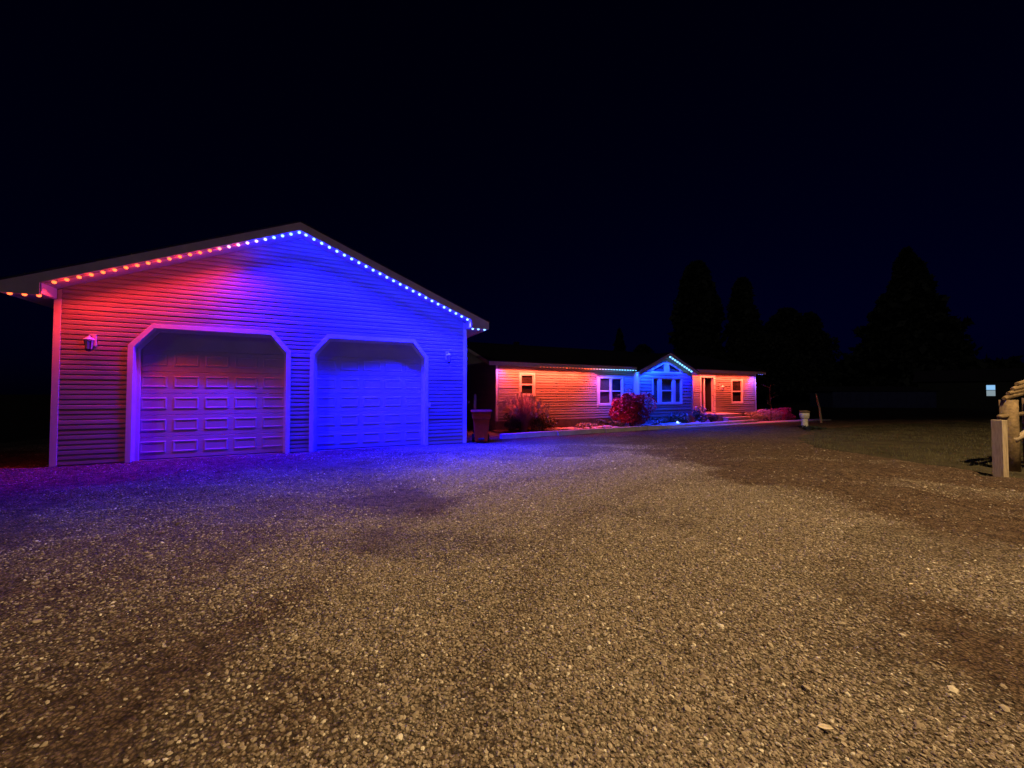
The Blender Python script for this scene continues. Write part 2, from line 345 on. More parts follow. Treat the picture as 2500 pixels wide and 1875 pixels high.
# ------------------------------------------------------------------ siding, windows and other shared builders
LAP = [1.0]
def board_mesh(x00, x01, x10, x11, z0, z1, y=0.0, m=None):
    # one lapped course: x00..x01 along its foot, x10..x11 along its head
    prof = [(0, z0, 0), (-.027*LAP[0], z0, 0), (-.024*LAP[0], z0+(z1-z0)*.60, .60), (-.004, z1, 1), (0, z1, 1)]
    n = len(prof)
    vs = [(x00+(x10-x00)*t, y+py, z) for py, z, t in prof]+[(x01+(x11-x01)*t, y+py, z) for py, z, t in prof]
    fs = [tuple(range(n)), tuple(range(2*n-1, n-1, -1))]+[(i, i+n, (i+1) % n+n, (i+1) % n) for i in range(n)]
    return MB().add(vs, fs).mesh('siding_board', m or M['siding'])
def side_wall(parent, span, holes, zlo, pitch, ztop, y=0., sub=None):
    """span(z)->(x0,x1); holes: list of functions z->(a,b) or None."""
    z = zlo
    while z < ztop-.02:
        z1 = min(z+pitch, ztop); zm = (z+z1)/2
        def segs(zz, zz_m):
            a, b = span(zz); cuts = sorted([h(zz) or h(zz_m) for h in holes if h(zz_m)], key=lambda c: c[0])
            r = []; x = a
            for c in cuts: r.append((x, c[0])); x = c[1]
            r.append((x, b)); return r
        s0, s1 = segs(z+1e-4, zm), segs(z1-1e-4, zm)
        for (a, b), (c, d) in zip(s0, s1):
            if b-a < .02 and d-c < .02: continue
            cuts = [0, 1]
            if b-a > 4.2 and z < 3.9: k = random.uniform(.25, .75); cuts = [0, k, 1]
            for q0, q1 in zip(cuts, cuts[1:]):
                bb = max(a, b); dd = max(c, d)
                o = link('siding_board', board_mesh(a+(bb-a)*q0, a+(bb-a)*q1-.0, c+(dd-c)*q0, c+(dd-c)*q1, z, z1, 0, M['siding']), parent)
                o.location.y = y+random.uniform(-.003, .003)
        z = z1
def oct_hole(x0, x1, zt, cut):
    def f(z):
        if z > zt: return None
        k = max(0, z-(zt-cut))/cut*(cut*.78)
        return (x0+k, x1-k)
    return f
def rect_hole(x0, x1, z0, z1):
    return lambda z: (x0, x1) if z0 < z < z1 else None

# ------------------------------------------------------------------ detached garage
GW, GEH, GAP, SLP = 9.5, 3.72, 4.75, .417
gar = empty('detached_garage', (GO[0], GO[1], 0), GA)
label(gar, 'large gabled two-door garage with pale lap siding, lit red and blue', 'garage')
def soff(x): return 5.90-SLP*abs(x-GAP)               # underside of the front overhang
OH = .55; EV = .6; GD = 9.0
D1, D2 = (1.32, 4.43, 3.17), (5.10, 8.17, 3.17)      # clear openings
CUT = .47
holes = [oct_hole(D1[0]-.06, D1[1]+.06, D1[2]+.06, CUT), oct_hole(D2[0]-.06, D2[1]+.06, D2[2]+.06, CUT)]
def gspan(z):
    zz = z-.0
    top = 5.90-SLP*GAP
    k = max(0, (zz-top)/SLP)
    return (.09+max(0, k-.09), GW-.09-max(0, k-.09)) if k > 0 else (.09, GW-.09)
side_wall(gar, gspan, holes, .03, .112, 5.86)
B(.02, GW-.02, .0, .04, 0, .02).build('sill_plate', M['found'], gar)
# wall core: front sheet with door holes left open, sides and back
def front_core(parent, W, top, pieces):
    mb = MB()
    for p in pieces: mb.prism(p, .002, .12)
    return mb.build('wall', M['trim'], parent)
def octo(x0, x1, zt, c=CUT, k=.78): return [(x0, 0), (x0, zt-c), (x0+c*k, zt), (x1-c*k, zt), (x1, zt-c), (x1, 0)]
t0 = 5.90-.02
front_core(gar, GW, t0, [
    [(0.01, 0.02), (D1[0]-.02, .02), (D1[0]-.02, D1[2]-CUT), (D1[0]+CUT*.78-.02, D1[2]+.01), (D1[0]+CUT*.78-.02, soff(D1[0]+CUT*.78-.02)-.01), (0.01, soff(0)-.01)],
    [(D1[0]+CUT*.78-.02, D1[2]+.01), (D1[1]-CUT*.78+.02, D1[2]+.01), (D1[1]-CUT*.78+.02, soff(D1[1]-CUT*.78+.02)-.01), (D1[0]+CUT*.78-.02, soff(D1[0]+CUT*.78-.02)-.01)],
    [(D1[1]+.02, .02), (D2[0]-.02, .02), (D2[0]-.02, D2[2]-CUT), (D2[0]+CUT*.78-.02, D2[2]+.01), (D2[0]+CUT*.78-.02, soff(D2[0]+CUT*.78-.02)-.01), (GAP, soff(GAP)-.01), (D1[1]-CUT*.78+.02, soff(D1[1]-CUT*.78+.02)-.01), (D1[1]-CUT*.78+.02, D1[2]+.01), (D1[1]+.02, D1[2]-CUT)],
    [(D2[0]+CUT*.78-.02, D2[2]+.01), (D2[1]-CUT*.78+.02, D2[2]+.01), (D2[1]-CUT*.78+.02, soff(D2[1]-CUT*.78+.02)-.01), (D2[0]+CUT*.78-.02, soff(D2[0]+CUT*.78-.02)-.01)],
    [(D2[1]+.02, .02), (GW-.01, .02), (GW-.01, soff(GW)-.01), (D2[1]-CUT*.78+.02, soff(D2[1]-CUT*.78+.02)-.01), (D2[1]-CUT*.78+.02, D2[2]+.01), (D2[1]+.02, D2[2]-CUT)]])
mb = MB()
for k in range(33):                                   # side and back walls are clad too (hardly seen)
    z = .03+k*.112
    for xa, s in ((0, -1), (GW, 1)):
        mb.add([(xa, .13, z), (xa+s*.02, .13, z), (xa+s*.006, .13, z+.112), (xa, .13, z+.112), (xa, GD, z), (xa+s*.02, GD, z), (xa+s*.006, GD, z+.112), (xa, GD, z+.112)],
               [(0, 1, 2, 3), (7, 6, 5, 4), (0, 4, 5, 1), (1, 5, 6, 2), (2, 6, 7, 3), (3, 7, 4, 0)])
sw = mb.build('side_siding', M['siding'], gar); sw['kind'] = 'stuff'
MB().box(.01, .10, .13, GD, .0, GEH).box(GW-.10, GW-.01, .13, GD, .0, GEH).prism([(0, 0), (GW, 0), (GW, soff(GW)), (GAP, soff(GAP)), (0, soff(0))], GD, GD+.1).build('outer_wall', M['trim'], gar)
for xa in (0, GW):                                    # corner posts
    MB().box(xa-.03 if xa == 0 else xa-.09, xa+.09 if xa == 0 else xa+.03, -.035, .09, .0, GEH-.02).build('corner_post', M['trim'], gar, bevel=.004)
# doors
pw = .62
def panel_mesh(w_, h_):
    r = [(0, 0), (.018, -.009), (.032, -.009), (.054, -.001)]
    vs = []
    for ins, yy in r:
        vs += [(ins, yy, ins), (w_-ins, yy, ins), (w_-ins, yy, h_-ins), (ins, yy, h_-ins)]
    fs = [(4*i+k, 4*i+(k+1) % 4, 4*i+4+(k+1) % 4, 4*i+4+k) for i in range(3) for k in range(4)]+[(12, 13, 14, 15)]
    return MB().add(vs, fs).mesh('panel', M['door'])
PM = panel_mesh(.50, .29)
def garage_door(X0, X1, zt, extra):
    d = empty('garage_door', (0, 0, 0), 0, gar); DY = .20
    SP = .530
    for k in range(5):
        z0 = .02+k*SP
        s = B(X0, X1, DY, DY+.045, z0+.003, z0+SP-.004).build('door_section', M['door'], d, bevel=.005)
        for c in range(5):
            wd = (X1-X0)/5
            link('panel', PM, d, (X0+c*wd+(wd-.50)/2, DY-.0005, z0+.14))
    MB().prism([(X0, .02+5*SP), (X1, .02+5*SP), (X1, zt-CUT+.02), (X1-CUT*.78+.01, zt+.02), (X0+CUT*.78-.01, zt+.02), (X0, zt-CUT+.02)], DY, DY+.045).build('door_section', M['door'], d)
    B(X0+.01, X1-.01, DY-.012, DY+.03, .0, .019).build('bottom_seal', M['rubber'], d)
    d['label'] = extra
    # casing round the opening: outer face trim, lined reveal and stop moulding
    a = [(X0, 0), (X0, zt-CUT), (X0+CUT*.78, zt), (X1-CUT*.78, zt), (X1, zt-CUT), (X1, 0)]
    T = .105
    o_ = [(X0-T, 0), (X0-T, zt-CUT+T*.42), (X0+CUT*.78-T*.42, zt+T), (X1-CUT*.78+T*.42, zt+T), (X1+T, zt-CUT+T*.42), (X1+T, 0)]
    # stop moulding
    S = .07; i_ = [(X0+S, 0), (X0+S, zt-CUT-S*.42), (X0+CUT*.78+S*.42, zt-S), (X1-CUT*.78-S*.42, zt-S), (X1-S, zt-CUT-S*.42), (X1-S, 0)]
    for k in range(5):
        MB().prism([a[k], o_[k], o_[k+1], a[k+1]], -.045, -.0).build('door_trim', M['trim'], gar, bevel=.003)
        dx, dz = o_[k][0]-a[k][0], o_[k][1]-a[k][1]; q = .3
        o2 = [(a[j][0]+(o_[j][0]-a[j][0])*q, a[j][1]+(o_[j][1]-a[j][1])*q) for j in (k, k+1)]
        MB().prism([a[k], o2[0], o2[1], a[k+1]], .0005, DY).build('door_jamb', M['trim'], gar)
        MB().prism([i_[k], a[k], a[k+1], i_[k+1]], DY-.055, DY-.014).build('stop_moulding', M['trim'], gar)
garage_door(*D1, 'wide white sectional door, left, washed pink and violet')
garage_door(*D2, 'wide white sectional door, right, washed deep blue')
B(8.28, 8.34, -.10, -.021, 1.18, 1.32).build('keypad', M['white_plastic'], gar, bevel=.006)
# roof, fascia, soffit
def gable_poly(x0, x1, pk, z_pk, th):
    return [(x0, z_pk-SLP*(pk-x0)), (pk, z_pk), (x1, z_pk-SLP*(x1-pk)), (x1, z_pk-SLP*(x1-pk)-th), (pk, z_pk-th), (x0, z_pk-SLP*(pk-x0)-th)]
TOP = 6.115
for s in (-1, 1):
    xe = GAP+s*(GAP+EV-.01)
    ze = TOP-SLP*(GAP+EV-.01)
    MB().prism([(xe+s*.03, ze+.012-SLP*.03), (GAP, TOP+.012), (GAP, TOP+.035), (xe+s*.03, ze+.035-SLP*.03)], -OH-.035, GD+.5).build('roof', M['roof'], gar)
    # sloping part of the barge board, and its deep level end past the wall corner
    xc = GAP+s*GAP
    MB().prism([(GAP, TOP), (xc, TOP-SLP*GAP), (xc, soff(xc)+.005), (GAP, soff(GAP)+.005)], -OH-.02, -OH).build('fascia', M['fascia'], gar)
    MB().prism([(xc, TOP-SLP*GAP-.0), (xe, ze), (xe, 3.665), (xc, 3.665)], -OH-.02, -OH).build('fascia', M['fascia'], gar)
    MB().prism([(GAP, soff(GAP)), (xc+s*-.0, soff(xc)), (xc, soff(xc)+.015), (GAP, soff(GAP)+.015)], -OH+.001, .001).build('soffit', M['soffit'], gar)
    # boxed eave end: side board over the wall corner, level soffit under it
    B(min(xc, xc-s*.02), max(xc, xc-s*.02), -OH+.001, -.036, 3.70, soff(xc)+.0).build('eave_box', M['trim'], gar)
    B(min(xc, xe), max(xc, xe), -OH+.001, GD, 3.685, 3.70).build('soffit', M['soffit'], gar)
    B(min(xe, xe-s*.02), max(xe, xe-s*.02), -OH+.001, GD, 3.665, ze-.004).build('fascia', M['fascia'], gar)

# ------------------------------------------------------------------ string lights: bulbs with their own lamps
def pod():
    mb = MB(); mb.lathe([(.004, -.028), (.020, -.022), (.028, -.008), (.028, .006), (.022, .016), (.010, .022)], 12)
    return mb.mesh('bulb', M['bulb'], True)
POD = pod()
ORANGE = (1, .085, .035)
RED, PINK, LIL, BLUE, CYAN = (1, .030, .030), (.9, .14, .45), (.40, .06, .95), (.003, .0025, 1), (.003, .035, 1)
EM = {RED: (1.7, .19, .05), PINK: (1.1, .5, .75), LIL: (.85, .55, 1.2), BLUE: (.34, .74, 1.5), CYAN: (.25, .85, 1.4)}
def mixc(c, d, t): return tuple(a*(1-t)+b*t for a, b in zip(c, d))
spot_cache = {}
def bulb(parent, x, y, z, c, P, tilt=0, cone=100, blend=1., scale=1., lamp=True, em=None, wide=1.):
    b = link('bulb', POD, parent, (x, y, z), (0, 0, 0), (scale,)*3)
    b.color = (*(em or EM.get(c, c)), 1)
    if lamp:
        key = (c, round(P, 3), cone, blend)
        if key not in spot_cache:
            l = bpy.data.lights.new('bulb_light', 'SPOT'); l.energy = P; l.color = c; l.spot_size = R(cone); l.spot_blend = blend; l.shadow_soft_size = .03
            spot_cache[key] = l
        lo = bpy.data.objects.new('bulb_light', spot_cache[key]); COL.objects.link(lo); lo.parent = b
        lo.scale = (wide, 1, 1); lo.location = (0, 0, -.04/scale); lo.rotation_euler = (R(-tilt), 0, 0)       # tilt > 0 leans the beam away from the wall
    return b
def ramp(stops, t):
    for (a, ca), (b_, cb) in zip(stops, stops[1:]):
        if t <= b_: return mixc(ca, cb, max(0, min(1, (t-a)/(b_-a))))
    return stops[-1][1]
gl = empty('string_lights', (GO[0], GO[1], 0), GA)
label(gl, 'row of LED bulbs under the garage gable, red turning blue', 'string lights', 'LED lights strung under the eaves')
GP_R, GP_B = 36.0, 700.0
LC = [(0, RED), (3.0, RED), (3.4, (.60, .02, .20)), (3.8, (.08, .004, .70)), (4.0, BLUE), (10, BLUE)]
LE = [(0, EM[RED]), (2.9, EM[RED]), (3.3, EM[PINK]), (3.8, EM[LIL]), (4.1, EM[BLUE]), (10, EM[BLUE])]
BY = -OH+.06
xs = [-.46, -.25, -.04]+[.18+.1892*i for i in range(25)]+[4.88+.188*i for i in range(25)]+[9.57, 9.76, 9.97]
for i, x in enumerate(xs):
    ret = x < 0 or x > GW
    z = 3.665 if ret else soff(x)-.022
    q = tuple(round(v, 3) for v in ramp(LC, x))
    P = GP_R*(1-smooth(3.4, 4.4, x))+GP_B*smooth(3.4, 4.4, x)
    bulb(gl, x, BY, z, q, round(float(P)/5)*5*(.35 if ret else 1), tilt=9 if x > 3.3 else -9, cone=101 if x > 3.3 else 116, wide=1.9 if x > 3.3 else 1.0, scale=1.28, em=ramp(LE, x))
    if i % 2 == 0 and not ret:                       # the bare diode also glows sideways on soffit and siding
        bl = x > 3.7; key = ('glow', bl)
        if key not in spot_cache:
            l = bpy.data.lights.new('bulb_glow', 'POINT'); l.energy = 11 if bl else 1.3; l.color = BLUE if bl else RED; l.shadow_soft_size = .03; spot_cache[key] = l
        g_ = bpy.data.objects.new('bulb_glow', spot_cache[key]); COL.objects.link(g_); g_.parent = gl; g_.location = (x, BY, z-.07)
for s in (-1, 1):
    mb = MB(); xc = GAP+s*(GAP-.06); mb.prism([(GAP, soff(GAP)-.001), (xc, soff(xc)-.001), (xc, soff(xc)-.014), (GAP, soff(GAP)-.014)], BY-.02, BY+.02)
    mb.build('track', M['soffit'], gl)
B(-.56, -.02, BY-.02, BY+.02, 3.672, 3.684).build('track', M['soffit'], gl)
B(GW+.02, GW+.56, BY-.02, BY+.02, 3.672, 3.684).build('track', M['soffit'], gl)

# wall lanterns on the garage (unlit)
def lantern(parent_loc, txt, sc_=1., rz=GA):
    t = empty('wall_lantern', parent_loc, rz); label(t, txt, 'wall lantern', 'unlit wall lanterns')
    MB().box(-.06, .06, -.025, 0, -.12, .15).build('back_plate', M['white_plastic'], t, bevel=.005)
    MB().tube([(0, -.02, .05), (0, -.09, .10), (0, -.15, .10), (0, -.17, .07)], .010, 8).build('arm', M['black_metal'], t, smooth=True)
    MB().lathe([(.095, .0), (.10, .012), (.055, .055), (.02, .075), (.008, .11)], 8, (0, -.17)).build('cap', M['white_plastic'], t)
    MB().lathe([(.055, -.20), (.075, -.02)], 8, (0, -.17)).build('lamp_glass', M['curtain'], t)
    fr = MB()
    for k in range(4):
        a = k*math.pi/2+.78; fr.tube([(.056*math.cos(a), -.17+.056*math.sin(a), -.21), (.08*math.cos(a), -.17+.08*math.sin(a), 0)], .007, 5)
    fr.lathe([(.03, -.25), (.062, -.215), (.062, -.198)], 8, (0, -.17)); fr.build('cage', M['black_metal'], t)
def gw(x, y, z): return (GO[0]+x*HU[0]-y*HN[0], GO[1]+x*HU[1]-y*HN[1], z)
def hw(x, y, z): return (HO[0]+x*HU[0]-y*HN[0], HO[1]+x*HU[1]-y*HN[1], z)
for x, txt in ((.62, 'small metal wall lantern on the garage siding left of the pink-lit door'), (8.88, 'small metal wall lantern on the blue-lit siding right of the garage doors')):
    lantern(gw(x, -.022, 2.80), txt)

# ------------------------------------------------------------------ ranch house
HW, HE, HZ0, HD = 17.5, 2.84, .43, 7.4
ho = empty('ranch_house', (HO[0], HO[1], 0), GA)
label(ho, 'long single-storey house with lap siding and a small front gable, lit red, blue and orange', 'house')
BX0, BX1, BYO = 7.6, 11.42, -.40
W1 = (1.10, 1.88, 1.50, 2.52); W2 = (5.30, 7.00, 1.00, 2.48); WR = (15.18, 16.24, 1.02, 2.48); DR = (12.60, 13.62, .55, 2.56)
LAP[0] = 1.9
hh = [rect_hole(*W1), rect_hole(*W2)]
side_wall(ho, lambda z: (.08, BX0-.0), hh, HZ0, .118, HE-.01)
side_wall(ho, lambda z: (BX1+.02, HW-.08), [rect_hole(*WR), rect_hole(*DR)], HZ0+.08, .118, HE-.01)
bslope = .46; BAP = (BX0+BX1)/2; BPK = 3.55
def bsoff(x): return BPK-bslope*abs(x-BAP)
BWn = (8.46, 10.62, 1.06, 2.47)
TL = [(8.50, 2.72), (9.40, 2.72), (9.40, 3.22), (8.50, 2.80)]
def tri_hole(z):
    if 2.70 < z < 3.22: k = max(0, (z-2.80))/.46; return (8.45+k, 10.58-k)
    return None
def bspan(z):
    k = max(0, (z-bsoff(BX0))/bslope); return (BX0+max(.07, k), BX1-max(.07, k))
side_wall(ho, bspan, [rect_hole(*BWn), tri_hole], HZ0, .165, BPK-.02, y=BYO)
# core walls
def rects_minus(x0, x1, z0, z1, hs):
    out = []; x = x0
    for (a, b, c, d) in sorted(hs):
        out.append((x, a, z0, z1)); out.append((a, b, z0, c)); out.append((a, b, d, z1)); x = b
    out.append((x, x1, z0, z1)); return [r for r in out if r[1]-r[0] > .005 and r[3]-r[2] > .005]
mb = MB()
for r in rects_minus(.01, BX0, HZ0, HE, [W1, W2]): mb.box(r[0], r[1], .002, .12, r[2], r[3])
for r in rects_minus(BX1, HW-.01, HZ0+.08, HE, [WR, DR]): mb.box(r[0], r[1], .002, .12, r[2], r[3])
mb.build('wall', M['trim'], ho)
mb = MB()
for r in rects_minus(BX0+.01, BX1-.01, HZ0, 2.70, [BWn]): mb.box(r[0], r[1], BYO+.002, BYO+.10, r[2], r[3])
mb.prism([(BX0+.01, 2.70), (BX0+.01, bsoff(BX0)), (8.45, bsoff(8.45)-.01), (8.45, 2.70)], BYO+.002, BYO+.10)
mb.prism([(BX1-.01, bsoff(BX1)), (BX1-.01, 2.70), (10.58, 2.70), (10.58, bsoff(10.58)-.01)], BYO+.002, BYO+.10)
mb.prism([(8.45, 2.82), (9.50, 3.30), (10.58, 2.82), (10.58, bsoff(10.58)-.01), (BAP, BPK-.01), (8.45, bsoff(8.45)-.01)], BYO+.002, BYO+.10)
mb.box(BX0+.01, BX0+.10, BYO+.1, 0, HZ0, 2.7).box(BX1-.10, BX1-.01, BYO+.1, 0, HZ0, 2.7)
mb.build('wall', M['trim'], ho)
# bump-out side returns of siding, end gable siding
for k in range(20):
    z = HZ0+k*.118
    me = MB().add([(0, 0, z), (-.02, 0, z), (-.006, 0, z+.118), (0, 0, z+.118), (0, HD, z), (-.02, HD, z), (-.006, HD, z+.118), (0, HD, z+.118)],
               [(0, 1, 2, 3), (7, 6, 5, 4), (0, 4, 5, 1), (1, 5, 6, 2), (2, 6, 7, 3), (3, 7, 4, 0)]).mesh('siding_board', M['siding'])
    link('siding_board', me, ho, (0, .09, 0))
RS = .31                                               # main roof pitch
RK = HE+.12+RS*(HD/2+.35)
MB().add([(.01, .1, HZ0), (.01, HD, HZ0), (.01, HD, HE), (.01, HD/2, HE+RS*HD/2), (.01, .1, HE), (-.01, .1, HE), (-.01, HD/2, HE+RS*HD/2), (-.01, HD, HE)],
         [(0, 1, 2, 3, 4), (4, 3, 6, 5), (3, 2, 7, 6), (5, 6, 7)]).build('gable_end', M['siding'], ho)
MB().box(HW-.02, HW, .12, HD, HZ0, HE).box(.02, HW-.02, HD, HD+.05, HZ0, HE).box(.02, HW-.02, .1, HD, HE-.02, HE+.0).build('outer_wall', M['siding'], ho)
MB().box(-.01, BX0+.05, .0, .10, -.05, HZ0).box(BX1-.05, HW, .0, .10, -.05, HZ0+.08).box(-.01, .10, .1, HD, -.05, HZ0).box(BX0+.03, BX1-.03, BYO+.01, BYO+.1, -.05, HZ0).box(HW-.1, HW, .1, HD, -.05, HZ0).build('foundation', M['found'], ho)
for xa, y0 in ((0, 0), (HW, 0), (BX0, BYO), (BX1, BYO)):
    l = xa in (0, BX0)
    B(xa-.02 if l else xa-.09, xa+.09 if l else xa+.02, y0-.035, y0+.09, HZ0, HE-.01 if y0 == 0 else bsoff(BX0)-.0).build('corner_post', M['trim'], ho, bevel=.004)
# main roof, fascia, soffit
OHH = .37
for (xa, xb) in ((-.45, BX0-.06), (BX1+.06, HW+.45)):
    B(xa, xb, -OHH, -OHH+.02, 2.79, 2.95).build('fascia', M['fascia'], ho)
    B(xa, xb, -OHH+.021, .0, HE+.012, HE+.024).build('soffit', M['soffit'], ho)
MB().xprism([(-OHH-.03, 2.955), (HD/2, RK), (HD/2, RK+.03), (-OHH-.03, 2.985)], -.48, HW+.48).build('roof', M['roof'], ho)
MB().xprism([(HD+.37, 2.955), (HD/2, RK), (HD/2, RK+.03), (HD+.37, 2.985)], -.48, HW+.48).build('roof', M['roof'], ho)
for xa in (-.47, HW+.45):
    MB().xprism([(-OHH, 2.80), (-OHH, 2.95), (HD/2, RK-.004), (HD+.35, 2.95), (HD+.35, 2.8), (HD/2, RK-.15)], xa, xa+.02).build('fascia', M['fascia'], ho)
MB().xprism([(HD/2-.14, RK+.0), (HD/2, RK+.06), (HD/2+.14, RK+.0)], -.48, HW+.48).build('ridge_cap', M['roof'], ho)
MB().box(3.1, 3.35, HD/2+.8, HD/2+1.05, RK-.3, RK+.35).build('roof_vent', M['black_metal'], ho)
# entry gable roof
GF = BYO-.30
for s in (-1, 1):
    xe = BAP+s*(BAP-BX0+.16); zt = BPK+.17
    def tz(x): return zt-bslope*abs(x-BAP)
    MB().prism([(BAP, zt+.005), (xe+s*.02, tz(xe)+.005), (xe+s*.02, tz(xe)+.03), (BAP, zt+.03)], GF-.03, 3.0).build('roof', M['roof'], ho)
    MB().prism([(BAP, zt), (xe, tz(xe)), (xe, tz(xe)-.15), (BAP, zt-.15)], GF, GF+.02).build('fascia', M['fascia'], ho)
    MB().prism([(BAP, bsoff(BAP)+.015), (xe, bsoff(xe)+.015), (xe, bsoff(xe)), (BAP, bsoff(BAP))], GF+.021, BYO).build('soffit', M['soffit'], ho)
# windows
def window(parent, x0, x1, z0, z1, yy, bays=1, hung=True, blind='blind', widths=None, name='window'):
    T = .085
    fr = MB().box(x0-T, x1+T, yy-.045, yy, z1, z1+T).box(x0-T, x1+T, yy-.055, yy, z0-T, z0).box(x0-T, x0, yy-.045, yy, z0, z1).box(x1, x1+T, yy-.045, yy, z0, z1)
    wn = fr.build(name, M['trim'], parent)
    ws = widths or [(x0+(x1-x0)*k/bays, x0+(x1-x0)*(k+1)/bays, hung) for k in range(bays)]
    for (a, b, hg) in ws:
        s = .045; zm = (z0+z1)/2
        sash = MB()
        sash.box(a, a+s, yy-.02, yy+.03, z0, z1).box(b-s, b, yy-.02, yy+.03, z0, z1).box(a+s, b-s, yy-.02, yy+.03, z0, z0+s).box(a+s, b-s, yy-.02, yy+.03, z1-s, z1)
        if hg: sash.box(a+s, b-s, yy-.028, yy+.02, zm-.03, zm+.03)
        sash.build('sash', M['trim'], wn)
        for (c, d) in (((z0+s, zm-.03), (zm+.03, z1-s)) if hg else ((z0+s, z1-s),)):
            B(a+s, b-s, yy+.005, yy+.008, c, d).build('pane', M['glass'], wn)
        bl = blind if isinstance(blind, str) else blind.pop(0)
        B(a+s, b-s, yy+.035, yy+.045, z0, z1).build('blind' if bl == 'blind' else 'curtain', M[bl], wn)
    return wn
M['blind_dark'] = mat('dark_room_blind', (.16, .12, .10), .8, .5, 2, stretch=(1, 1, 2))
window(ho, W1[0]+.07, W1[1]-.07, W1[2]+.07, W1[3]-.07, 0, 1, True, 'blind_dark')
window(ho, W2[0]+.15, W2[1]-.15, W2[2]+.10, W2[3]-.10, 0, 1, True, ['blind', 'blind_dark'], [(W2[0]+.15, 6.13, True), (6.19, W2[1]-.15, True)])
B(W2[0]-.0, W2[0]+.09, -.04, 0, W2[2]-.03, W2[3]+.04).build('window_trim', M['trim'], ho); B(6.13, 6.19, -.04, .02, W2[2]+.1, W2[3]-.1).build('window_trim', M['trim'], ho)
window(ho, WR[0]+.08, WR[1]-.08, WR[2]+.08, WR[3]-.08, 0, 1, True, 'blind_dark')
window(ho, 8.54, 10.54, 1.13, 2.40, BYO, 1, True, ['curtain', 'curtain', 'curtain'], [(8.54, 8.92, False), (9.12, 9.92, True), (10.10, 10.54, False)])
MB().box(8.92, 9.12, BYO-.04, BYO+.03, 1.13, 2.40).box(9.92, 10.10, BYO-.04, BYO+.03, 1.13, 2.40).build('mullion', M['trim'], ho)
def tri_window(pts, inner):
    mb = MB(); n = len(pts)
    for k in range(n): mb.prism([pts[k], pts[(k+1) % n], inner[(k+1) % n], inner[k]], BYO-.045, BYO+.0)
    wn = mb.build('window', M['trim'], ho)
    MB().prism(inner, BYO+.005, BYO+.008).build('pane', M['glass'], wn); MB().prism(inner, BYO+.03, BYO+.04).build('curtain', M['curtain'], wn)
tri_window([(8.40, 2.66), (9.49, 2.66), (9.49, 3.33), (8.40, 2.84)], [(8.56, 2.755), (9.33, 2.755), (9.33, 3.17), (8.56, 2.83)])
tri_window([(9.53, 2.66), (10.62, 2.66), (10.62, 2.84), (9.53, 3.33)], [(9.69, 2.755), (10.46, 2.755), (10.46, 2.83), (9.69, 3.17)])
B(9.485, 9.535, BYO-.05, BYO-.046, 2.67, 3.31).build('mullion', M['trim'], ho)
B(BX0+.10, BX1-.10, BYO-.035, BYO-.001, 2.55, 2.63).build('window_trim', M['trim'], ho)
# front door
dr = empty('front_door', (0, 0, 0), 0, ho)
MB().box(DR[0]-.10, DR[0], -.05, .12, .55, 2.56).box(DR[1], DR[1]+.16, -.05, .12, .55, 2.56).box(DR[0]-.10, DR[1]+.16, -.05, .12, 2.56, 2.70).build('door_trim', M['trim'], dr)
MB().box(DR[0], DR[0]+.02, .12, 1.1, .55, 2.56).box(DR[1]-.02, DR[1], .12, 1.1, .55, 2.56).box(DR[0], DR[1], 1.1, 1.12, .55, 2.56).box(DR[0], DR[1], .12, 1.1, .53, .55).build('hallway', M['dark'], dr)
leaf = MB().box(0, .50, -.02, .02, .56, 2.50).build('door_leaf', mat('door_paint', (.45, .36, .34), .4, .1), dr, loc=(12.93, .10, 0), rot=(0, 0, R(58)))
MB().box(12.90, 12.97, .02, .06, .56, 2.52).build('door_edge', M['trim'], dr)
MB().tube([(DR[1]-.12, -.03, 1.5), (DR[1]-.06, -.03, 1.5)], .012, 8).build('handle', M['black_metal'], dr)
B(DR[0]-.05, DR[1]+.08, -.12, .12, .50, .549).build('threshold', M['concrete'], dr)
lantern(hw(14.2, -.022, 2.0), 'small dark wall lantern beside the front door of the house')
# porch steps
st = empty('porch_steps', hw(12.3, 0, 0), GA); label(st, 'three pale concrete steps below the front door', 'steps')
for k, (yo, z) in enumerate(((-1.15, .50), (-1.50, .335), (-1.85, .17))):
    B(0 if k == 0 else .5, 2.2+.15*k, yo, -.0 if k == 0 else yo+.35, z-.05, z).build('tread', M['concrete'], st, bevel=.008)
    B(.03 if k == 0 else .53, 2.17+.15*k, yo+.03, -.01 if k == 0 else yo+.345, -.02, z-.052).build('riser', M['concrete'] if k else M['concrete'], st)

# house string lights
hl = empty('string_lights', (HO[0], HO[1], 0), GA)
label(hl, 'row of LED bulbs along the house eaves, orange to cyan and back to orange', 'string lights', 'LED lights strung under the eaves')
x = .12; i = 0
while x < 7.6:
    vis = x > 4.25 or 3.35 < x < 3.5
    c = tuple(round(v, 3) for v in ramp([(0, ORANGE), (4.8, ORANGE), (5.3, (.7, .08, .5)), (5.8, (.15, .10, 1)), (6.4, CYAN), (9, CYAN)], x))
    if x < .2: c = (.75, .10, .75)
    e = ramp([(0, EM[RED]), (4.7, EM[RED]), (5.2, EM[PINK]), (5.9, EM[BLUE]), (6.5, EM[CYAN]), (9, EM[CYAN])], x)
    semi = 2.0 < x <= 4.25 and not vis
    bulb(hl, x, -.30, 2.795 if vis else 2.797 if semi else 2.828, c, 66 if x < 5.2 else 130, tilt=-8 if x < 5.2 else 10, cone=128, scale=1.45 if vis else .8, em=e)
    x += .172; i += 1
x = BAP+.0; 
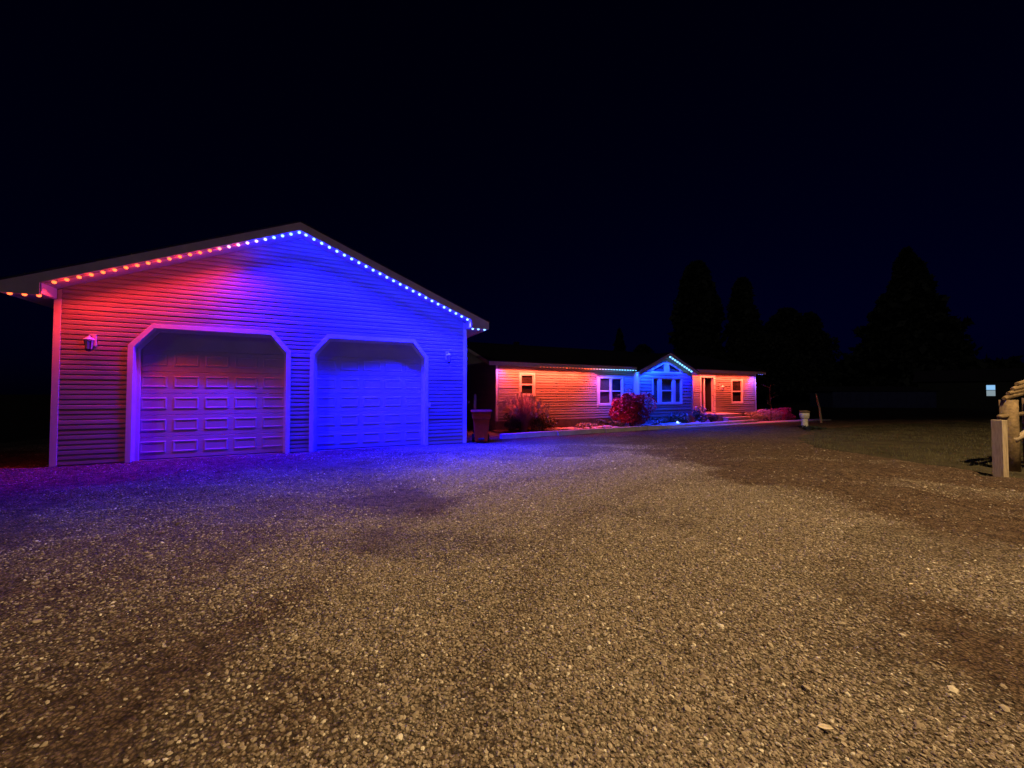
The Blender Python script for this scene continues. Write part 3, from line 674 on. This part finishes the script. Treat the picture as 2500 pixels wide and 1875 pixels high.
for k in range(20):
    s = 1 if k < 10 else -1; kk = k if k < 10 else k-9
    xx = BAP+s*(.03+.172*kk)
    bulb(hl, xx, GF+.06, bsoff(xx)-(.03 if s > 0 else -.004), CYAN if kk < 6 or s < 0 else BLUE, 170, tilt=10, cone=128, scale=1.5 if s > 0 else .5, em=EM[CYAN])
x = 11.62; i = 0
while x < 17.9:
    c = ORANGE if 11.7 < x < 16.9 else (.55, .10, .9) if x < 17.3 else (.10, .08, 1)
    end = x > 17.35 or x < 11.7
    bulb(hl, x, -.30, 2.80 if end else 2.828, c, 62 if c == ORANGE else 60, tilt=-8, cone=124, scale=1. if end else .7, em=EM[RED] if c == ORANGE else (.6, .4, 1.2) if x < 17.3 else (.1, .12, .8))
    x += .18; i += 1
for a, b_ in ((.05, BX0-.1), (BX1+.1, HW+.4)): B(a, b_, -.315, -.285, 2.838, 2.850).build('track', M['soffit'], hl)

# ------------------------------------------------------------------ walk, bed and edging before the house
label(MB().add([hw(-.2, -1.45, .02), hw(12.4, -1.45, .02), hw(12.4, 0, .06), hw(-.2, 0, .06), hw(-.2, -1.45, -.1), hw(12.4, -1.45, -.1)], [(0, 1, 2, 3), (4, 5, 1, 0)]).build('flower_bed', M['mulch']), 'strip of dark mulch along the foot of the house wall', kind='structure')
label(MB().add([hw(7.4, -2.35, .05), hw(21, -2.35, .05), hw(21, -1.64, .055), hw(7.4, -1.64, .055), hw(7.4, -2.35, -.1), hw(21, -2.35, -.1)], [(0, 1, 2, 3), (4, 5, 1, 0)]).build('pavement', M['concrete']), 'pale concrete walk leading to the porch steps', kind='structure')
tm = B(-1.2, 1.2, -.09, .09, 0, .19).mesh('edging_block', M['edging'], bevel=.012)
ed = empty('bed_edging', hw(0, -1.55, 0), GA); label(ed, 'low pale edging blocks bordering the flower bed', 'edging')
xx = -.9
for k in range(6):
    link('edging_block', tm, ed, (xx+1.2, -.9+k*.11 if k < 3 else -.62+(k-3)*.15, -.02), (0, 0, R(4) if k < 3 else R(2)), (1, 1, 1)); xx += 2.405
ed2 = xx

# ------------------------------------------------------------------ plants
def leaf_cloud(n, R3, size, lump=.35, zmin=.05, shape=None, seed=1, flat=.0):
    """small bent leaves through the volume of an uneven crown; returns an MB"""
    g = np.random.default_rng(seed)
    nb = 14; cs = g.normal(size=(nb, 3)); cs /= np.linalg.norm(cs, axis=1)[:, None]; cs *= (.35+.5*g.random(nb))[:, None]; rs = .28+.32*g.random(nb)
    p = []
    while len(p) < n:
        k = g.integers(nb); q = g.normal(size=3); q /= np.linalg.norm(q); q = cs[k]+q*rs[k]*(.55+.45*g.random())**.5
        z = q[2]*R3[2]+R3[2]*.98
        if z > zmin and (shape is None or g.random() < shape(q)): p.append((q[0]*R3[0], q[1]*R3[1], z))
    p = np.array(p); d = g.normal(size=(n, 3)); d /= np.linalg.norm(d, axis=1)[:, None]
    e = np.cross(d, g.normal(size=(n, 3))); e /= np.linalg.norm(e, axis=1)[:, None]
    s = size*(.5+g.random(n))[:, None]
    co = np.stack([p-d*s, p+e*s*.42, p+d*s, p-e*s*.42], 1).reshape(-1, 3)
    mb = MB(); mb.v = co.tolist(); mb.f = np.arange(4*n).reshape(-1, 4).tolist(); return mb
def raw(mb, name, m, parent):
    me = bpy.data.meshes.new(name); me.from_pydata([tuple(v) for v in mb.v], [], [tuple(f) for f in mb.f]); me.materials.append(m); return link(name, me, parent)
def shrub(loc, R3, n, size, m, txt, group=None, seed=1, blossoms=0, name='shrub', stems=7):
    t = empty(name, loc, random.random()*6); label(t, txt, 'shrub', group)
    raw(leaf_cloud(n, R3, size, seed=seed), 'foliage', M[m], t)
    sb = MB(); g = random.Random(seed)
    for k in range(stems):
        a = k*6.28/stems+g.random(); r = .55+.3*g.random()
        sb.tube([(0.03*math.cos(a), .03*math.sin(a), -.03), (R3[0]*r*.4*math.cos(a), R3[1]*r*.4*math.sin(a), R3[2]*.7), (R3[0]*r*math.cos(a), R3[1]*r*math.sin(a), R3[2]*1.35)], [.018, .011, .005], 5)
    sb.build('stems', M['bark'], t)
    if blossoms: raw(leaf_cloud(blossoms, (R3[0]*1.03, R3[1]*1.03, R3[2]*1.03), size*1.3, seed=seed+5), 'blossoms', M['leaf_pale'], t)
    return t
def ornamental_grass(loc, n, h, spread, m, txt, seed=3):
    g = random.Random(seed); t = empty('ornamental_grass', loc, 0); label(t, txt, 'ornamental grass')
    mb = MB(); pl = MB()
    for k in range(n):
        a = g.random()*6.28; L = h*(.55+.5*g.random()); sp = spread*g.random()**.7; w_ = .006+.005*g.random(); bx, by = .15*g.random()*math.cos(a), .15*g.random()*math.sin(a)
        ca, sa = math.cos(a), math.sin(a); pts = []
        for j in range(5):
            q = j/4; rr = sp*q**1.8; zz = L*(q-.28*q*q*sp/spread)
            ww = w_*(1-q*.8); pts += [(bx+ca*rr-sa*ww, by+sa*rr+ca*ww, zz), (bx+ca*rr+sa*ww, by+sa*rr-ca*ww, zz)]
        mb.add(pts, [(2*j, 2*j+1, 2*j+3, 2*j+2) for j in range(4)])
        if k % 12 == 0:
            e = pts[-1]
            for j in range(10): 
                dx, dy, dz = g.gauss(0, .03), g.gauss(0, .03), g.uniform(-.12, .08); pl.add([(e[0]+dx-.02, e[1]+dy, e[2]+dz), (e[0]+dx+.02, e[1]+dy, e[2]+dz-.02), (e[0]+dx, e[1]+dy+.01, e[2]+dz+.05)], [(0, 1, 2)])
    raw(mb, 'blades', M[m], t); raw(pl, 'plumes', M['leaf_pale'], t)
ornamental_grass(hw(.95, -.72, .04), 1700, 1.6, 1.0, 'grass_pale', 'tall feathery grass clump below the small window at the left of the house')
shrub(hw(.35, -.75, .03), (.42, .36, .40), 1500, .04, 'leaf_green', 'low rounded dark shrub at the left corner of the house', seed=11)
shrub(hw(1.85, -.75, .03), (.50, .40, .42), 1700, .04, 'leaf_green', 'low rounded purple-lit shrub right of the feathery grass clump', seed=12)
shrub(hw(1.5, -.50, .03), (.62, .38, .62), 1500, .06, 'grass_pale', 'loose pale-leaved shrub behind the feathery grass clump', seed=19)
shrub(hw(6.62, -.95, .02), (1.12, .85, .93), 9000, .055, 'leaf_red', 'large red-leaved bush in front of the house between the windows', seed=13, blossoms=60, stems=12)
shrub(hw(5.1, -.8, .03), (.45, .3, .18), 700, .045, 'leaf_green', 'low creeping shrub just left of the large red bush', seed=14)
shrub(hw(8.3, -.9, .03), (.50, .32, .20), 900, .045, 'leaf_green', 'low spreading shrub just right of the large red bush', seed=15, blossoms=90)
shrub(hw(9.9, -.85, .03), (.52, .36, .34), 1500, .04, 'leaf_green', 'blossoming low shrub under the gable window', seed=16, blossoms=220)
shrub(hw(11.35, -.85, .03), (.42, .36, .46), 1500, .045, 'leaf_green', 'leafy shrub at the right corner of the front gable', seed=17, blossoms=60)
shrub(hw(12.15, -1.0, .03), (.36, .34, .27), 1700, .03, 'leaf_green', 'small ball-shaped shrub left of the porch steps', seed=18)
shrub(hw(16.0, -.9, .03), (.62, .42, .28), 1500, .05, 'leaf_pale', 'low pale shrub right of the porch steps', seed=20)
shrub(hw(17.3, -.9, .0), (.7, .5, .38), 2200, .04, 'grass_pale', 'rounded bush in front of the right corner of the house', seed=21)
shrub(hw(18.5, -1.0, .0), (.75, .55, .38), 2200, .04, 'leaf_red', 'rounded reddish bush beyond the right corner of the house', seed=22)
shrub(hw(4.1, -.85, .03), (.60, .28, .13), 900, .05, 'leaf_pale', 'low pale leafy ground plant along the wall left of the wide window', seed=24)
shrub(hw(5.55, -1.1, .03), (.50, .25, .15), 800, .05, 'leaf_pale', 'low pale leafy plant at the left foot of the large red bush', seed=25)
shrub(hw(7.75, -1.1, .03), (.55, .25, .14), 900, .05, 'leaf_pale', 'low pale leafy plant at the right foot of the large red bush', seed=26)
# bare young tree by the right corner
sp_ = empty('young_tree', hw(17.0, -1.2, 0), .4); label(sp_, 'thin bare young tree before the right corner of the house', 'tree')
MB().tube([(0, 0, -.05), (.03, 0, .9), (0, .05, 1.7), (.1, .05, 2.2)], [.022, .018, .012, .005], 6).build('trunk', M['bark'], sp_)
mb = MB(); gg = random.Random(4)
for k in range(9):
    z = .9+.15*k; a = gg.random()*6.28; L = .45*gg.random()+.2; mb.tube([(.02, .02, z), (L*.6*math.cos(a), L*.6*math.sin(a), z+.12), (L*math.cos(a), L*math.sin(a), z+.2)], [.009, .006, .002], 4)
mb.build('branches', M['bark'], sp_)
# rocks and pale leaves in the bed
rk = []
for k in range(3):
    bm = bmesh.new(); bmesh.ops.create_icosphere(bm, subdivisions=2, radius=1)
    g = random.Random(k+50); off = Vector((g.random()*9, g.random()*9, g.random()*9))
    from mathutils import noise as mn
    for v in bm.verts: v.co *= 1+.45*mn.noise(v.co*1.1+off); v.co.z *= .6
    me = bpy.data.meshes.new('bed_rock'); bm.to_mesh(me); bm.free(); me.materials.append(M['rock']); me.polygons.foreach_set('use_smooth', [False]*len(me.polygons)); rk.append(me)
g = random.Random(5)
for k in range(30):
    u_ = 2.3+k*.30+g.uniform(-.1, .1); 
    if 6.1 < u_ < 6.7: continue
    r = g.uniform(.10, .22); o = link('bed_rock', rk[k % 3], None, hw(u_, -1.22+g.uniform(-.12, .12), .06), (0, 0, g.random()*6), (r*1.3, r, r))
    label(o, 'pale rough rock, one of the row lining the mulch bed before the house', 'rock', 'rocks lining the flower bed')

# path lamp (lit)
pl = empty('path_light', hw(9.2, -1.35, .02), GA); label(pl, 'small lit garden light glowing cyan at the edge of the bed', 'garden light')
MB().tube([(0, 0, -.05), (0, 0, .14)], .010, 8).build('stake', M['black_metal'], pl)
MB().lathe([(.030, .14), (.038, .155), (.038, .20), (.03, .215)], 14).build('lamp_glass', M['path_glow'], pl, smooth=True)
MB().lathe([(.055, .216), (.05, .226), (.01, .245)], 14).build('cap', M['black_metal'], pl)
ll = bpy.data.lights.new('path_light_lamp', 'POINT'); ll.energy = 1.2; ll.color = (.25, .6, 1); ll.shadow_soft_size = .04
lo = bpy.data.objects.new('path_light_lamp', ll); COL.objects.link(lo); lo.parent = pl; lo.location = (0, -.08, .18)

# ------------------------------------------------------------------ wheeled bin
def bin_(loc, rz):
    t = empty('wheeled_bin', loc, rz); label(t, 'red-brown wheeled rubbish bin standing between garage and house', 'rubbish bin')
    mb = MB()
    def ring(z, wx, y0, y1): return [(-wx, y0, z), (wx, y0, z), (wx, y1, z), (-wx, y1, z)]
    rs = [ring(.04, .20, -.22, .20), ring(.78, .265, -.30, .27), ring(.79, .295, -.335, .29), ring(.98, .305, -.345, .30), ring(.985, .33, -.37, .31), ring(1.01, .33, -.37, .31)]
    vs = sum(rs, []); fs = [(4*i+k, 4*i+(k+1) % 4, 4*i+4+(k+1) % 4, 4*i+4+k) for i in range(5) for k in range(4)]+[(3, 2, 1, 0), (20, 21, 22, 23)]
    mb.add(vs, fs).build('body', M['red_plastic'], t, bevel=.014)
    MB().xprism([(-.39, 1.012), (-.39, 1.035), (-.1, 1.085), (.2, 1.075), (.33, 1.04), (.33, 1.012)], -.345, .345).build('lid', M['red_plastic'], t, bevel=.012)
    MB().tube([(-.22, .36, 1.0), (.22, .36, 1.0)], .018, 8).build('handle', M['red_plastic'], t, smooth=True)
    for s in (-1, 1): MB().box(s*.22-.015, s*.22+.015, .28, .37, .97, 1.02).build('bracket', M['red_plastic'], t)
    MB().box(-.10, .10, -.31, -.27, .10, .17).build('catch_bar', M['rubber'], t, bevel=.01)
    for s in (-1, 1):
        MB().tube([(s*.25-.03, .20, .13), (s*.25+.03, .20, .13)], .13, 18).build('wheel', M['rubber'], t)
    MB().tube([(-.24, .20, .13), (.24, .20, .13)], .012, 8).build('axle', M['black_metal'], t)
bin_((-1.03, 12.80, -.005), R(8))
# driveway marker and reflector behind the bin
mk = empty('marker_post', (-1.50, 15.1, 0), 0); label(mk, 'thin stake with a narrow white board, standing behind the red bin', 'marker post')
MB().tube([(0, 0, -.1), (.03, 0, 1.06)], .013, 8).build('stake', M['wood'], mk)
MB().prism([(-.01, 1.0), (.05, .94), (.10, 1.02), (.10, 1.55), (.06, 1.6), (.02, 1.58), (.01, 1.5)], -.012, .012).build('board', M['white_plastic'], mk)
rf = empty('reflector_stake', (-1.72, 15.3, 0), 0); label(rf, 'round white reflector on a thin stake beside the garage corner', 'reflector')
MB().tube([(0, 0, -.1), (0, 0, 1.3)], .008, 6).build('stake', M['black_metal'], rf)
MB().tube([(0, -.012, 1.28), (0, .008, 1.28)], .052, 18).build('disc', M['white_plastic'], rf)

# ------------------------------------------------------------------ pale pillar, leaning stake
pz = float(drive_z(13.75, 18.1))
pp = empty('garden_pillar', (13.78, 18.15, pz), R(15)); pp.scale = (.84, .84, 1); label(pp, 'short pale pillar with a wide brown-rimmed head at the end of the drive', 'pillar')
MB().lathe([(.16, -.1), (.165, .02), (.15, .34), (.16, .42)], 16).build('column', M['pale_post'], pp, smooth=True)
MB().lathe([(.17, .421), (.215, .44), (.235, .60), (.225, .70)], 16).build('head', M['pale_post'], pp, smooth=True)
MB().lathe([(.24, .701), (.255, .72), (.25, .76), (.20, .80), (.05, .82)], 16).build('cap', M['rim'], pp, smooth=True)
MB().tube([(.235, .10, .52), (.31, .14, .52)], .09, 14).build('side_drum', M['white_plastic'], pp)
mb = leaf_cloud(900, (.8, .45, .08), .05, seed=33, zmin=-.02)
mo = raw(mb, 'weeds', M['leaf_dark'], None); mo.location = (13.7, 17.9, pz-.06); label(mo, 'dark tuft of weeds round the foot of the pale pillar', kind='stuff')
lk = empty('leaning_stake', (17.35, 21.6, 0), 0); label(lk, 'thin weathered stake leaning left beyond the pale pillar', 'stake')
MB().tube([(0, 0, -.2), (-.10, 0, .8), (-.28, 0, 1.62)], [.06, .05, .04], 8).build('pole', M['wood'], lk)

# ------------------------------------------------------------------ rustic fence at the right
fn = empty('rustic_fence', (9.55, 7.45, 0), 0); label(fn, 'rustic timber fence end with log rails at the right edge of the drive', 'fence')
z0 = float(ground_z(9.55, 7.5))-.05
B(-.10, .005, -.02, .16, z0, 1.09).build('post', M['wood'], fn, bevel=.006)
B(.006, .10, .10, .125, .0, 1.04).build('post_batten', M['wood'], fn)
MB().tube([(1.10, .80, -.1), (1.10, .80, .8), (1.09, .80, 1.47)], [.135, .13, .135], 14).build('post', M['logwood'], fn, smooth=True)
MB().tube([(2.5, 1.5, -.1), (2.5, 1.5, 1.5)], [.13, .12], 12).build('post', M['logwood'], fn, smooth=True)
MB().tube([(.66, .62, 1.12), (1.1, .80, 1.14), (2.5, 1.5, 1.16)], .045, 10).build('rail', M['logwood'], fn, smooth=True)
MB().tube([(1.05, .70, .62), (1.55, .78, .84), (2.4, 1.35, 1.30)], [.055, .07, .07], 10).build('brace', M['wood'], fn, smooth=True)
gg = random.Random(9)
for k in range(4):
    pts = []
    for j in range(8):
        q = j/7; pts.append((.92+.12*k+q*1.9, .74+q*.55+.02*k, 1.50+.10*k+.14*math.sin(min(1, q*2.2)*1.57)+gg.uniform(-.015, .015)))
    MB().tube(pts, [.035]+[.055+gg.uniform(-.01, .012) for _ in range(6)]+[.04], 9).build('log', M['logwood'], fn)
sg = empty('white_box', (10.98, 7.95, 0), 0); label(sg, 'pale pinkish box fixed behind the round fence post at the right edge', 'box')
MB().box(.02, .34, -.1, .12, 1.14, 1.40).build('body', M['white_plastic'], sg, bevel=.03); MB().box(.0, .36, -.12, .14, 1.401, 1.43).build('lid', M['white_plastic'], sg, bevel=.01)
MB().box(.15, .20, 0, .05, -.05, 1.14).build('post', M['wood'], sg)

# fallen leaf
lf = MB(); gg = random.Random(2)
out = [(-.055, 0), (-.035, .022), (0, .030), (.035, .020), (.06, .0), (.035, -.019), (0, -.026), (-.03, -.020)]
lf.add([(0, 0, .012)]+[(x, y, .004+.012*abs(y)/.03+.01*(x > .03)) for x, y in out], [(0, i+1, (i+1) % 8+1) for i in range(8)])
lz = float(drive_z(1.49, 1.87))
o = lf.build('fallen_leaf', M['leaf_dry'], None, (1.49, 1.87, lz+.014), (R(6), R(-8), R(-35))); o.scale = (.55, .55, .55); label(o, 'single pale fallen leaf on the gravel in the foreground', 'leaf')
o = link('fallen_leaf', o.data, None, (3.33, 3.25, float(drive_z(3.33, 3.25))+.012), (R(4), R(5), R(10)), (.35, .35, .35)); label(o, 'tiny pale leaf on the gravel towards the lawn', 'leaf')

# ------------------------------------------------------------------ far things
sh = empty('long_outbuilding', (44.5, 45, 0), R(-6)); label(sh, 'long low pale outbuilding far across the dark field', 'outbuilding')
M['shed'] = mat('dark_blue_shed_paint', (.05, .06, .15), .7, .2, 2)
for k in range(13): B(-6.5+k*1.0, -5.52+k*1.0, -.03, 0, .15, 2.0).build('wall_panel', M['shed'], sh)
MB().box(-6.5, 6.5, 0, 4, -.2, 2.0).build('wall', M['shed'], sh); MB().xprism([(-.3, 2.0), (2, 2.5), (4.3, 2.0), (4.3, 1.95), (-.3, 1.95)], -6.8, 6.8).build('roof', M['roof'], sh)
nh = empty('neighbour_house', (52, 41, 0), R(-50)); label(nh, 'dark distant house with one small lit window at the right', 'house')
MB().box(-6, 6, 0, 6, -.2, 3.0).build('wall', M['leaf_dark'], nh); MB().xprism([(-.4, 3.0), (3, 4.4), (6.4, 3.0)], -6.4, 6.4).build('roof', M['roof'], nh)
wx = 0.0
wn = MB().box(-.36, -.30, -.04, 0, 1.30, 2.6).box(.30, .36, -.04, 0, 1.30, 2.6).box(-.30, .30, -.04, 0, 2.53, 2.6).box(-.30, .30, -.04, 0, 1.30, 1.37).box(-.30, .30, -.04, 0, 1.96, 2.02).build('window', M['black_metal'], nh, loc=(-.6, 0, 0))
B(-.30, .30, -.02, -.01, 2.02, 2.53).build('pane', M['lit_window'], wn); B(-.30, .30, -.02, -.01, 1.37, 1.96).build('pane', M['lit_low'], wn)

def tree(x, y, h, r, seed, txt, conic=False, n=7000, zc=.12):
    t = empty('conifer' if conic else 'tree', (x, y, 0), seed); label(t, txt, 'tree', 'dark trees beyond the house')
    g = np.random.default_rng(seed)
    MB().tube([(0, 0, -.5), (.1, 0, h*.4), (0, .1, h*.85)], [h*.022, h*.015, h*.004], 8).build('trunk', M['bark'], t)
    z = h*zc+(h*(1-zc))*g.random(n)**(1.25 if conic else .8); q = (z-h*zc)/(h*(1-zc))
    prof = (1-q)**.85*(.9+.1*np.sin(q*31+np.sin(q*13)*2)) if conic else np.sqrt(np.clip(1-(2*q-.82)**2/1.45, 0, 1))*(.62+.38*(1-q))
    a = g.random(n)*6.28; lump = .45+.55*vnoise(a*1.3+seed, q*5, seed)+.45*vnoise(a*3.1+seed, q*13, seed+3)
    rr = r*prof*lump*g.random(n)**.45; p = np.stack([rr*np.cos(a), rr*np.sin(a), z], -1)
    d = g.normal(size=(n, 3)); d /= np.linalg.norm(d, axis=1)[:, None]; e = np.cross(d, g.normal(size=(n, 3))); e /= np.linalg.norm(e, axis=1)[:, None]
    s = h*.022*(.5+g.random(n))[:, None]
    co = np.stack([p-d*s, p+e*s*.6, p+d*s, p-e*s*.6], 1).reshape(-1, 3)
    me = bpy.data.meshes.new('crown'); me.from_pydata(co.tolist(), [], np.arange(4*n).reshape(-1, 4).tolist()); me.materials.append(M['leaf_dark']); link('crown', me, t)
tree(33.8, 70, 25.5, 5.6, 5, 'tall dark tree standing behind the right end of the house', n=9000)
tree(44, 73, 23.5, 4.0, 6, 'narrow tall tree right of the tallest tree behind the house', n=7000)
tree(51.5, 72, 17.5, 7.0, 8, 'broad lower tree between the two big dark trees', n=8000)
tree(59, 76, 17.5, 5.5, 9, 'lower tree close left of the biggest dark tree', n=6000)
tree(72.5, 70, 28, 11.5, 10, 'biggest dark conical tree in the field to the right', conic=True, n=15000, zc=.03)
tree(21.0, 75, 14.2, 3.6, 11, 'small dark conifer peeping over the middle of the house roof', conic=True, n=5000)
tree(26.5, 78, 11.5, 4.5, 12, 'low round tree over the house roof left of the front gable', n=5000)
tree(31, 62, 10.5, 4.6, 13, 'low bushy tree directly behind the front gable', n=5000)
tree(40, 60, 11, 6.5, 14, 'wide low tree behind the right end of the house', n=6000)
n = 26000; t_ = rng.random(n); X = 20+t_*190; Y = 100-12*np.sin(t_*3)+rng.normal(size=n)*3; H = 7+4*fbm(X*.12, X*0, 3, 3)
P = np.stack([X, Y, H*rng.random(n)], -1); d = rng.normal(size=(n, 3))*.45; e = np.cross(d, rng.normal(size=(n, 3)))*.8
co = np.stack([P-d, P+e, P+d, P-e], 1).reshape(-1, 3); me = bpy.data.meshes.new('treeline'); me.from_pydata(co.tolist(), [], np.arange(4*n).reshape(-1, 4).tolist()); me.materials.append(M['leaf_dark'])
label(link('treeline', me), 'low black treeline along the far side of the fields', kind='stuff')

# ------------------------------------------------------------------ yard lamp on its pole behind the camera: the warm light on the drive
yl = empty('yard_lamp', (8.9, -.1, 0), 0); label(yl, 'tall shielded yard lamp on a pole by the drive, shining warm over the gravel', 'yard lamp')
MB().tube([(0, 0, -.2), (0, 0, 12.9)], [.16, .09], 12).build('pole', M['wood'], yl)
MB().tube([(0, 0, 12.6), (-.3, .3, 13.1), (-.7, .7, 13.15)], .03, 8).build('arm', M['black_metal'], yl)
MB().lathe([(.05, 13.26), (.18, 13.2), (.26, 13.02)], 14, (-.7, .7)).build('lamp_shade', M['black_metal'], yl)
MB().lathe([(.02, 12.90), (.10, 12.94), (.14, 13.015)], 14, (-.7, .7)).build('lamp_glass', emis('sodium_glow', (1, .66, .3), 12), yl)
yy = bpy.data.lights.new('yard_lamp_light', 'SPOT'); yy.energy = 14500; yy.color = (1, .69, .35); yy.shadow_soft_size = .08
yy.spot_size = R(154); yy.spot_blend = .24
yo = bpy.data.objects.new('yard_lamp_light', yy); COL.objects.link(yo); yo.parent = yl; yo.location = (-.7, .7, 12.8)
yo.rotation_euler = Vector((12-8.2, -4-.6, -12.8)).to_track_quat('-Z', 'Y').to_euler()
